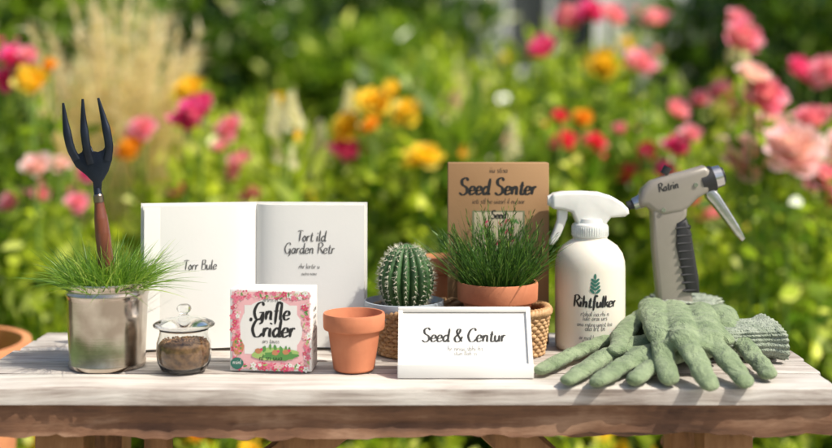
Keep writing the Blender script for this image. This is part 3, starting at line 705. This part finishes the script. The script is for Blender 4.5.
while yy<2.25:
    x=-4+(.3 if r_%2 else 0); 
    if r_%2: mb.add(*box(-3.855,yy+.22,.02,.28,.43,.04,.005,1),0)
    while x<3.95:
        w_=min(.6,4-x); mb.add(*box(x+w_/2,yy+.22,.02,w_-.01,.43,.04+random.uniform(-.002,.002),.005,1),0); x+=.6
    yy+=.44; r_+=1
mb.build('added_bounce_terrace',sharp=30)

LM=dict(
 bright=leafmat('leaf_bright',(.18,.28,.015),(.50,.58,.06),trans=.5,rough=.35,cc=(.84,.86,.34)),
 mid=leafmat('leaf_mid',(.06,.14,.012),(.28,.40,.035),trans=.5,rough=.3,cc=(.80,.84,.32),cpos=.88),
 dark=leafmat('leaf_dark_highlights',(.015,.05,.008),(.13,.23,.022),trans=.45,rough=.25,cc=(.90,.92,.55),cpos=.91))  # pale ramp end paints bokeh highlights onto scattered leaves
stemm=pmat('stems',(.18,.30,.05),(.12,.21,.03),rough=.6); bark=pmat('bark',(.14,.10,.07),(.06,.04,.03),scale=14,stretch=(1,1,.25),rough=.9,bump=1,bscale=30,bdist=.02)
def fm(n,a,b_,c_=None): return leafmat(n,a,b_,trans=.42,rough=.6,cc=c_,tint=1.15)
FMs=dict(
 magenta=fm('petal_magenta',(.78,.05,.28),(.91,.14,.44),(.93,.30,.57)), pink=fm('petal_pink',(.88,.26,.44),(.93,.46,.60),(.95,.66,.75)),
 blush=fm('petal_blush',(.90,.56,.63),(.94,.75,.79),(.96,.87,.88)), orange=fm('petal_orange',(.93,.36,.01),(.95,.54,.04),(.96,.70,.12)),
 yellow=fm('petal_yellow',(.93,.60,.02),(.95,.76,.07),(.96,.88,.28)), red=fm('petal_red',(.82,.04,.08),(.91,.10,.16),(.93,.26,.30)),
 cream=fm('petal_cream',(.80,.75,.55),(.88,.85,.70),(.92,.90,.82)))

def plant(name,flist,Y,kind='mid',nleaf=500,spread=.16,LL=.06,np_=26):
    cols=sorted({q[3] for q in flist}); mb=MB([stemm,LM[kind]]+[FMs[c] for c in cols]); heads=[]
    for q in flist:
        yy=Y+random.uniform(-.12,.12); R=q[2]/F*yy*1.06
        c=Vector((WX(q[0],yy),yy,WZ(q[1],yy))); heads.append((c,R,q[3]))
    bx=sum(h_[0].x for h_ in heads)/len(heads); by=Y+.05
    for c,R,col in heads:
        axd=(random.uniform(-.5,.5),random.uniform(-1.0,-.2),random.uniform(.5,1.0))
        mb.add(*flower(c,axd,R,np_,closed=random.uniform(.2,.8)),2+cols.index(col))
        b0=Vector((bx+(c.x-bx)*.45,by+(c.y-by)*.4,0)); m1=c.lerp(b0,.5)+Vector(((c.x-bx)*.15,0,0))
        P=[Vector(q) for q in catmull([b0,m1,c-Vector(axd).normalized()*R*.2],5)]
        mb.add(*tube(P,[.005 for i in range(len(P))],5,caps=False),0)
        nl=int(nleaf/len(heads)); t=rng.random(nl)**.8*.9; PP=np.array([list(p) for p in P]); tt=np.linspace(0,1,len(P))
        cc_=np.stack([np.interp(t,tt,PP[:,k]) for k in range(3)],1)+rng.normal(size=(nl,3))*np.array([spread,spread,.05])*(1.05-t[:,None])
        cc_[:,2]=np.maximum(cc_[:,2],.03)
        dd=rng.normal(size=(nl,3))+np.array([0,-.2,.35]); mb.add(*leaves(cc_,dd,LL*rng.uniform(.6,1.3,nl),LL*.5*rng.uniform(.7,1.2,nl)),1)
        if random.random()<.6:
            bp_=c+Vector((random.uniform(-.07,.07),random.uniform(-.05,.05),random.uniform(-.02,.06)))
            mb.add(*flower(bp_,(0,0,1),R*.4,8,closed=1),2+cols.index(col)); mb.add(*tube([P[-3],bp_],.0025,4,caps=False),0)
    return mb.build(name,sharp=0)

plant('rose_bush',[(33,83,18,'yellow'),(14,60,17,'magenta'),(5,80,16,'magenta'),(28,55,10,'pink'),(50,66,9,'orange')],3.3,'mid',500)
plant('rose_bush',[(190,90,17,'yellow'),(200,112,22,'magenta'),(186,122,15,'magenta'),(143,128,14,'pink'),(132,149,16,'orange')],3.4,'bright',600)
plant('rose_bush',[(229,128,14,'pink'),(239,165,16,'pink'),(222,148,9,'pink'),(181,190,12,'magenta'),(253,196,12,'pink')],3.5,'bright',600)
plant('rose_bush',[(60,165,12,'blush'),(77,203,12,'pink'),(12,203,13,'pink'),(40,195,10,'pink'),(36,168,15,'blush'),(90,172,10,'magenta')],3.1,'bright',500)
plant('rose_bush',[(374,103,18,'yellow'),(346,126,17,'yellow'),(406,112,17,'yellow'),(425,158,20,'yellow'),(346,152,18,'magenta'),(372,126,12,'orange'),(392,92,12,'yellow')],3.5,'bright',700)
plant('rose_bush',[(472,160,16,'blush'),(495,165,12,'cream'),(505,140,10,'blush'),(450,135,9,'pink'),(300,170,12,'cream')],3.8,'bright',500)
plant('rose_bush',[(543,52,18,'magenta'),(570,22,18,'pink'),(592,12,15,'magenta'),(612,18,17,'pink'),(603,67,19,'yellow'),(640,65,19,'pink'),(655,20,15,'pink')],4.1,'mid',900)
plant('geranium',[(565,140,12,'red'),(596,142,11,'red'),(560,118,10,'red'),(626,173,11,'red'),(648,150,10,'red'),(583,118,10,'orange'),(575,160,10,'pink'),(620,130,9,'pink'),(608,160,9,'red')],3.6,'bright',600,LL=.05)
plant('rose_bush',[(676,150,16,'magenta'),(690,135,12,'pink'),(692,208,16,'magenta'),(668,172,12,'magenta'),(712,215,14,'pink')],3.3,'bright',500)
plant('peony_bush',[(765,97,22,'pink'),(792,150,31,'blush'),(742,157,29,'blush'),(752,76,18,'blush'),(812,120,18,'pink'),(770,128,20,'blush')],3.0,'mid',700,np_=38)
plant('peony_bush',[(742,38,21,'pink'),(738,22,14,'pink'),(800,72,19,'magenta'),(826,72,17,'pink'),(722,95,15,'pink'),(736,108,18,'blush'),(700,100,11,'pink'),(676,112,14,'pink')],3.5,'bright',800,np_=34)
plant('peony_bush',[(822,178,19,'pink'),(845,150,24,'blush'),(860,110,20,'pink'),(838,205,13,'magenta')],3.1,'bright',500,np_=34)
for i in range(6):
    Yb=2.8; fl=[(random.uniform(0,150)+i*150-30,random.uniform(380,470),random.uniform(9,16),random.choice(['yellow','pink','orange','magenta','yellow'])) for _ in range(7)]
    plant('low_border_flowers',fl,Yb,'bright',450,spread=.10,LL=.05,np_=16)
for px in (-160,-320,980,1130):
    plant('rose_bush',[(px+random.uniform(-60,60),random.uniform(60,210),random.uniform(12,20),random.choice(['pink','magenta','yellow','blush'])) for _ in range(6)],3.3,'mid',500)

def spikes(name,lst,Y,col):
    mb=MB([stemm,LM['bright'],FMs[col]])
    for px,top,bot in lst:
        yy=Y+random.uniform(-.15,.15); x=WX(px,yy); zt,zb=WZ(top,yy),WZ(bot,yy); lean=random.uniform(-.04,.04)
        P=[(x-lean,yy,0),(x-lean*.3,yy,zb),(x,yy,zt)]; mb.add(*tube(P,[.006,.005,.002],5,caps=False),0)
        m=46
        for i in range(m):
            t=i/m; a=i*2.4; z=zb+(zt-zb)*t; r=(.026*(1-t)+.006); c=(x+r*.7*math.cos(a),yy+r*.7*math.sin(a),z)
            mb.add(*flower(c,(math.cos(a),math.sin(a),-.1),.019*(1.1-.7*t),5,closed=.6),2)
        nl=90; c=np.stack([x+rng.normal(size=nl)*.05,yy+rng.normal(size=nl)*.05,rng.random(nl)*zb*.95],1)
        mb.add(*leaves(c,rng.normal(size=(nl,3))+np.array([0,0,.4]),.10,.03),1)
    return mb.build(name,sharp=0)
spikes('foxglove',[(275,96,142),(291,92,128),(283,120,160)],3.2,'cream')
spikes('foxglove',[(350,84,122),(512,118,170),(320,120,165),(738,10,60)],3.6,'cream')
spikes('foxglove',[(455,90,150)],4.6,'pink')

# large terracotta planter on the added terrace, left of the table
mb=MB([terra2,soil,LM['bright'],stemm]); lx,ly_=WX(-72,2.05),2.05
mb.add(*lathe(potprof(.17,.115,.64,.08,.015),64,(lx,ly_,.04)),0); mb.add(*lathe([(0,.645),(.15,.64)],32,(lx,ly_,.0)),1)
n=420; u=unit(rng.normal(size=(n,3))); c=np.array([lx-.05,ly_,.74])+u*np.array([.12,.13,.12])*rng.random((n,1))**.4
mb.add(*leaves(c,u+rng.normal(size=(n,3))*.5,.06,.03),2)
for i in range(8): mb.add(*tube([(lx,ly_,.64),(lx+random.uniform(-.1,.05),ly_+random.uniform(-.1,.1),.78)],.004,5),3)
mb.build('terracotta_planter',sharp=35)

strawm=leafmat('plume_straw',(.58,.48,.30),(.80,.72,.52),trans=.4,rough=.7,cc=(.88,.84,.70)); 
def ornamental(px,Y,top,nb=900,wide=.42,npl=95):
    mb=MB([LM['bright'],strawm]); x=WX(px,Y); n=nb
    root=np.stack([x+rng.normal(size=n)*.06,Y+rng.normal(size=n)*.06,np.full(n,.0)],1); d=rng.normal(size=(n,3))*np.array([.22,.22,.05])+np.array([0,0,1])
    mb.add(*blades(root,d,WZ(top,Y)*rng.uniform(.5,.85,n),.007,droop=.35,segs=6),0)
    for i in range(npl):
        a=random.uniform(-1,1); b_=random.uniform(-1,1); zt=WZ(top,Y)*random.uniform(.80,1.06)*(1-.1*abs(a)); tipp=Vector((x+a*wide*.62,Y+b_*wide*.5,zt))
        P=[Vector(q) for q in catmull([Vector((x+a*.04,Y+b_*.04,0)),Vector((x+a*wide*.22,Y+b_*wide*.2,zt*.6)),tipp],5)]
        mb.add(*tube(P,.0018,4,caps=False),1)
        m=70; t=rng.uniform(.66,1,m); PP=np.array([list(p) for p in P]); tt=np.linspace(0,1,len(P)); c=np.stack([np.interp(t,tt,PP[:,k]) for k in range(3)],1)
        ddir=np.array(list((P[-1]-P[-2]).normalized())); dd=ddir+rng.normal(size=(m,3))*.38
        mb.add(*blades(c,dd,rng.uniform(.03,.075,m),.0045,droop=.4,segs=2),1)
    return mb.build('ornamental_grass',sharp=0)
ornamental(118,3.7,12); ornamental(455,5.4,78,800,.4,16)

def bush_mesh(name,w,d,h,n,LL,kind,flw=None,clumps=40,nf=0):
    mb=MB([bark,LM[kind]]+([FMs[flw]] if flw else []))
    for i in range(9):
        a=random.random()*6.28; r=random.uniform(.3,.8); P=[(0,0,0),(r*w*.2*math.cos(a),r*d*.2*math.sin(a),h*.4),(r*w*.5*math.cos(a),r*d*.5*math.sin(a),h*random.uniform(.6,.9))]
        mb.add(*tube(catmull(P,4),[.012,.011,.010,.009,.008,.007,.006,.005,.003],5,caps=False),0)
    cs=[]
    for i in range(clumps):
        a=random.random()*6.28; r=math.sqrt(random.random()); zz=random.random()**.7; k=math.sqrt(max(0,1-(zz-.35)**2*1.7))
        cs.append((w*.5*r*k*math.cos(a),d*.5*r*k*math.sin(a),h*(zz*.95+.03),random.uniform(.10,.22)*min(w,h)))
    cs=np.array(cs); idx=rng.integers(0,len(cs),n); u=unit(rng.normal(size=(n,3)))*(rng.random((n,1))**.45)
    c=cs[idx,:3]+u*cs[idx,3:4]; c[:,2]=np.abs(c[:,2])+.01
    mb.add(*leaves(c,u+rng.normal(size=(n,3))*.5+np.array([0,0,.25]),LL*rng.uniform(.6,1.3,n),LL*.48*rng.uniform(.7,1.2,n)),1)
    if flw:
        for i in range(nf):
            q=cs[random.randrange(len(cs))]; p=Vector(q[:3])+Vector((random.uniform(-1,1),random.uniform(-1,.2),random.uniform(0,1))).normalized()*q[3]*1.05
            mb.add(*flower(p,(random.uniform(-.4,.4),-.6,.8),random.uniform(.022,.04),14,closed=.4),2)
    ob=mb.build(name,sharp=0); return ob
def place(src,name,x,y,s=(1,1,1),rz=0,first=False):
    ob=src if first else bpy.data.objects.new(name,src.data)
    if not first: bpy.context.collection.objects.link(ob)
    ob.location=(x,y,0); ob.scale=s; ob.rotation_euler=(0,0,rz); return ob
protos=[bush_mesh('leafy_perennial',.62,.5,.72,1700,.08,'bright',None,26),bush_mesh('leafy_perennial',.6,.55,.8,1700,.07,'bright','yellow',26,7),bush_mesh('leafy_perennial',.6,.5,.75,1600,.09,'mid','pink',26,9),bush_mesh('leafy_perennial',.6,.5,.75,1600,.085,'mid','orange',26,5)]
used=set()
def putp(i,x,y,s):
    f_=i not in used; used.add(i); place(protos[i],'leafy_perennial',x,y,s,random.random()*.8-.4,first=f_)
for row,(yy,hs,sp) in enumerate(((3.05,.80,.44),(3.75,1.08,.48),(4.7,1.26,.57),(5.7,1.40,.64))):
    half_=yy*.36*1.45; x=-half_
    while x<half_:
        putp(random.choice([0,0,1,2,3]),x+random.uniform(-.08,.08),yy+random.uniform(-.2,.2),(1.0+.12*row,1.0,hs*random.uniform(.82,1.18))); x+=sp
sh=[bush_mesh('shrub',1.5,1.2,1.5,3600,.13,'mid','cream',34,12),bush_mesh('shrub',1.6,1.2,1.6,3600,.13,'dark','cream',34,10)]  # small cream blooms added as painted bokeh highlights among the leaves
us=set()
def puts(i,x,y,s):
    f_=i not in us; us.add(i); place(sh[i],'shrub',x,y,s,random.random()*6,first=f_)
for x,y,i,hs in [(-4.6,7.2,0,1.1),(-3.4,7.6,1,1.25),(-2.2,7.2,0,1.15),(-1.2,7.8,1,1.1),(-.3,7.3,0,.95),(.5,7.9,1,.72),(1.3,7.6,0,.68),(2.2,7.5,1,1.15),(3.1,7.1,0,1.2),(4.2,7.5,1,1.25),(-2.9,9.4,1,1.5),(-1.2,9.7,1,1.45),(-.1,9.6,1,1.3),(2.9,9.6,1,1.5),(4.4,9.3,0,1.5),(-4.8,9.2,1,1.6),(5.8,8.6,1,1.5)]:
    puts(i,x,y,(1.05,1.0,hs))
def hedge(x0,x1,y,h,n):
    mb=MB([bark,LM['dark'],LM['mid']])
    c=np.stack([rng.uniform(x0,x1,n),y+rng.normal(size=n)*.35,rng.random(n)**.8*h],1); c[:,2]*=1+.12*np.sin(c[:,0]*2.1)+.05*np.sin(c[:,0]*6.3)
    k=int(n*.7); dd=rng.normal(size=(n,3))+np.array([0,-.6,.3])
    mb.add(*leaves(c[:k],dd[:k],.19,.11),1); mb.add(*leaves(c[k:],dd[k:],.20,.12),2)
    x=x0
    while x<x1: mb.add(*tube([(x,y,0),(x+random.uniform(-.1,.1),y,h*.8)],[.04,.015],6),0); x+=.6
    mb.build('hedge',sharp=0)
hedge(-14,-.4,12.3,2.7,9500); hedge(8.6,17,12.5,2.6,6000)
def tree(name,h,cr_,n,LL,kind):
    mb=MB([bark,LM[kind],LM['bright']])
    P=[(0,0,0),(.05,.03,h*.25),(-.04,.05,h*.5),(.05,0,h*.85)]; pts=catmull(P,5); mb.add(*tube(pts,list(np.linspace(.15,.03,len(pts))),10),0)
    cs=[]
    for i in range(16):
        a=i*2.4+random.uniform(-.3,.3); z0=h*random.uniform(.28,.75); ln=cr_*random.uniform(.5,1.0); e=(ln*math.cos(a),ln*math.sin(a),z0+ln*random.uniform(.3,.8))
        pp=catmull([(0,0,z0),(e[0]*.5,e[1]*.5,z0+ (e[2]-z0)*.35),e],4); mb.add(*tube(pp,list(np.linspace(.05,.012,len(pp))),6),0)
        for k in range(4): t=random.uniform(.5,1.1); cs.append((e[0]*t+random.gauss(0,.3),e[1]*t+random.gauss(0,.3),z0+(e[2]-z0)*t+random.gauss(0,.25),random.uniform(.3,.6)))
    cs=np.array(cs); idx=rng.integers(0,len(cs),n); u=unit(rng.normal(size=(n,3)))*(rng.random((n,1))**.5); c=cs[idx,:3]+u*cs[idx,3:4]
    m=int(n*.75); dd=u+rng.normal(size=(n,3))*.6
    mb.add(*leaves(c[:m],dd[:m],LL,LL*.5),1); mb.add(*leaves(c[m:],dd[m:],LL,LL*.5),2)
    return mb.build(name,sharp=0)
t1=tree('garden_tree',5.0,1.9,6500,.16,'mid'); t2=tree('garden_tree',6.2,2.3,6500,.18,'dark')
t1.location=(-3.6,11,0)
t2.location=(-1.6,14.8,0)
for src,x,y,s in ((t1,5.6,11.4,1.0),(t2,-7,13,1.1),(t2,11.5,15,1.2),(t2,-1.9,11.3,.8),(t2,3.3,21,1.3)):
    o=bpy.data.objects.new('garden_tree',src.data); bpy.context.collection.objects.link(o); o.location=(x,y,0); o.scale=(s,s,s); o.rotation_euler=(0,0,random.random()*6)

# house
siding,nt,b=new_mat('pale_siding'); b.inputs['Base Color'].default_value=(.50,.51,.47,1); b.inputs['Roughness'].default_value=.7
tc=N(nt,'ShaderNodeTexCoord'); wv=N(nt,'ShaderNodeTexWave',wave_type='BANDS',bands_direction='Z',wave_profile='SAW'); wv.inputs['Scale'].default_value=1.2
nt.links.new(tc.outputs['Object'],wv.inputs[0]); bp=N(nt,'ShaderNodeBump'); bp.inputs['Distance'].default_value=.02; nt.links.new(wv.outputs['Fac'],bp.inputs['Height']); nt.links.new(bp.outputs[0],b.inputs['Normal'])
trim=pmat('white_trim',(.8,.8,.78),rough=.5); wgl=pmat('window_glass',(.07,.08,.08),rough=.08,spec=.8); roofm=pmat('roof_tiles',(.16,.13,.12),(.09,.07,.065),scale=6,rough=.8,bump=.6,bscale=20,bdist=.02); doorm=pmat('door_paint',(.08,.14,.11))
hp=bpy.data.objects.new('white_house',None); bpy.context.collection.objects.link(hp)
hx0,hx1,hy,hz=-.6,8.2,14.0,3.3; wins=[(1.0,2.15),(3.2,4.3),(6.4,7.5)]; wz0,wz1=1.40,2.75
w=MB([siding]); D=5.0
w.add(*box((hx0+hx1)/2,hy+.1,wz0/2,hx1-hx0,.2,wz0),0); w.add(*box((hx0+hx1)/2,hy+.1,(wz1+hz)/2,hx1-hx0,.2,hz-wz1),0)
xs=[hx0]+[q for ab in wins for q in ab]+[hx1]
for i in range(0,len(xs),2): w.add(*box((xs[i]+xs[i+1])/2,hy+.1,(wz0+wz1)/2,xs[i+1]-xs[i],.2,wz1-wz0),0)
for x in (hx0+.1,hx1-.1): w.add(*box(x,hy+.2+D/2,hz/2,.2,D,hz),0)
w.add(*box((hx0+hx1)/2,hy+D+.3,hz/2,hx1-hx0,.2,hz),0)
w.build('walls',smooth=False,parent=hp)
w=MB([trim]); gl=MB([wgl])
for a,b_ in wins:
    cx=(a+b_)/2
    for x in (a+.04,b_-.04,cx): w.add(*box(x,hy+.0,(wz0+wz1)/2,.08 if x!=cx else .06,.14,wz1-wz0),0)
    for x in (a-.10,b_+.10): w.add(*box(x,hy-.015,(wz0+wz1)/2,.20,.05,wz1-wz0+.2),0)
    for z in (wz0+.04,wz1-.04): w.add(*box(cx,hy+.012,z,b_-a-.17,.10,.07),0)
    w.add(*box(cx,hy-.05,wz0-.04,b_-a+.42,.18,.08),0); w.add(*box(cx,hy-.02,wz1+.12,b_-a+.38,.08,.12),0)
    gl.add(*box(cx,hy+.075,(wz0+wz1)/2,b_-a-.02,.02,wz1-wz0-.02),0)
for x in (hx0-.02,hx1+.02): w.add(*box(x,hy-.02,hz/2,.14,.14,hz),0)
w.add(*box((hx0+hx1)/2,hy-.25,hz+.04,hx1-hx0+.7,.06,.2),0)
w.build('window_trim',smooth=False,parent=hp); gl.build('window_panes',smooth=False,parent=hp)
w=MB([doorm]); w.add(*box(5.35,hy-.025,1.05,.9,.05,2.1),0); w.build('door',smooth=False,parent=hp)
w=MB([roofm]); x0,x1=hx0-.35,hx1+.35; ya,yb=hy-.3,hy+D+.7; zt=hz+2.3
w.add([(x0,ya,hz+.14),(x1,ya,hz+.14),(x1,(ya+yb)/2,zt),(x0,(ya+yb)/2,zt),(x0,yb,hz+.14),(x1,yb,hz+.14)],[(0,1,2,3),(3,2,5,4),(0,3,4),(1,5,2),(0,4,5,1)],0); w.build('roof',smooth=False,parent=hp)

# ---------------------------------------------------------------- light, sky, camera
sd=Vector((.56,-.27,.78)).normalized()
L=bpy.data.lights.new('sun','SUN'); L.energy=5.0; L.angle=math.radians(.5); L.color=(1,.945,.83)
lo=bpy.data.objects.new('sun',L); bpy.context.collection.objects.link(lo); lo.rotation_euler=sd.to_track_quat('Z','Y').to_euler(); lo.location=(3,-3,6)
wd=bpy.data.worlds.new('World'); bpy.context.scene.world=wd; wd.use_nodes=True; nt=wd.node_tree; bg=nt.nodes['Background']
sk=nt.nodes.new('ShaderNodeTexSky'); sk.sky_type='NISHITA'; sk.sun_disc=False; sk.sun_elevation=math.asin(sd.z); sk.sun_rotation=math.atan2(sd.x,sd.y)
sk.dust_density=4.0; sk.ozone_density=.4; sk.air_density=1.0
nt.links.new(sk.outputs[0],bg.inputs[0]); bg.inputs[1].default_value=.15
cam=bpy.data.cameras.new('camera'); co=bpy.data.objects.new('camera',cam); bpy.context.collection.objects.link(co)
co.location=(0,0,CZ); co.rotation_euler=(math.radians(90),0,0); cam.sensor_width=36; cam.lens=36*F/832; cam.shift_y=-(224-HZ)/832
cam.clip_end=500; cam.clip_start=.05; cam.dof.use_dof=True; cam.dof.focus_distance=1.58; cam.dof.aperture_fstop=1.8
bpy.context.scene.camera=co
sc=bpy.context.scene; sc.view_settings.view_transform='Standard'; sc.view_settings.look='None'; sc.view_settings.exposure=0; sc.view_settings.gamma=1
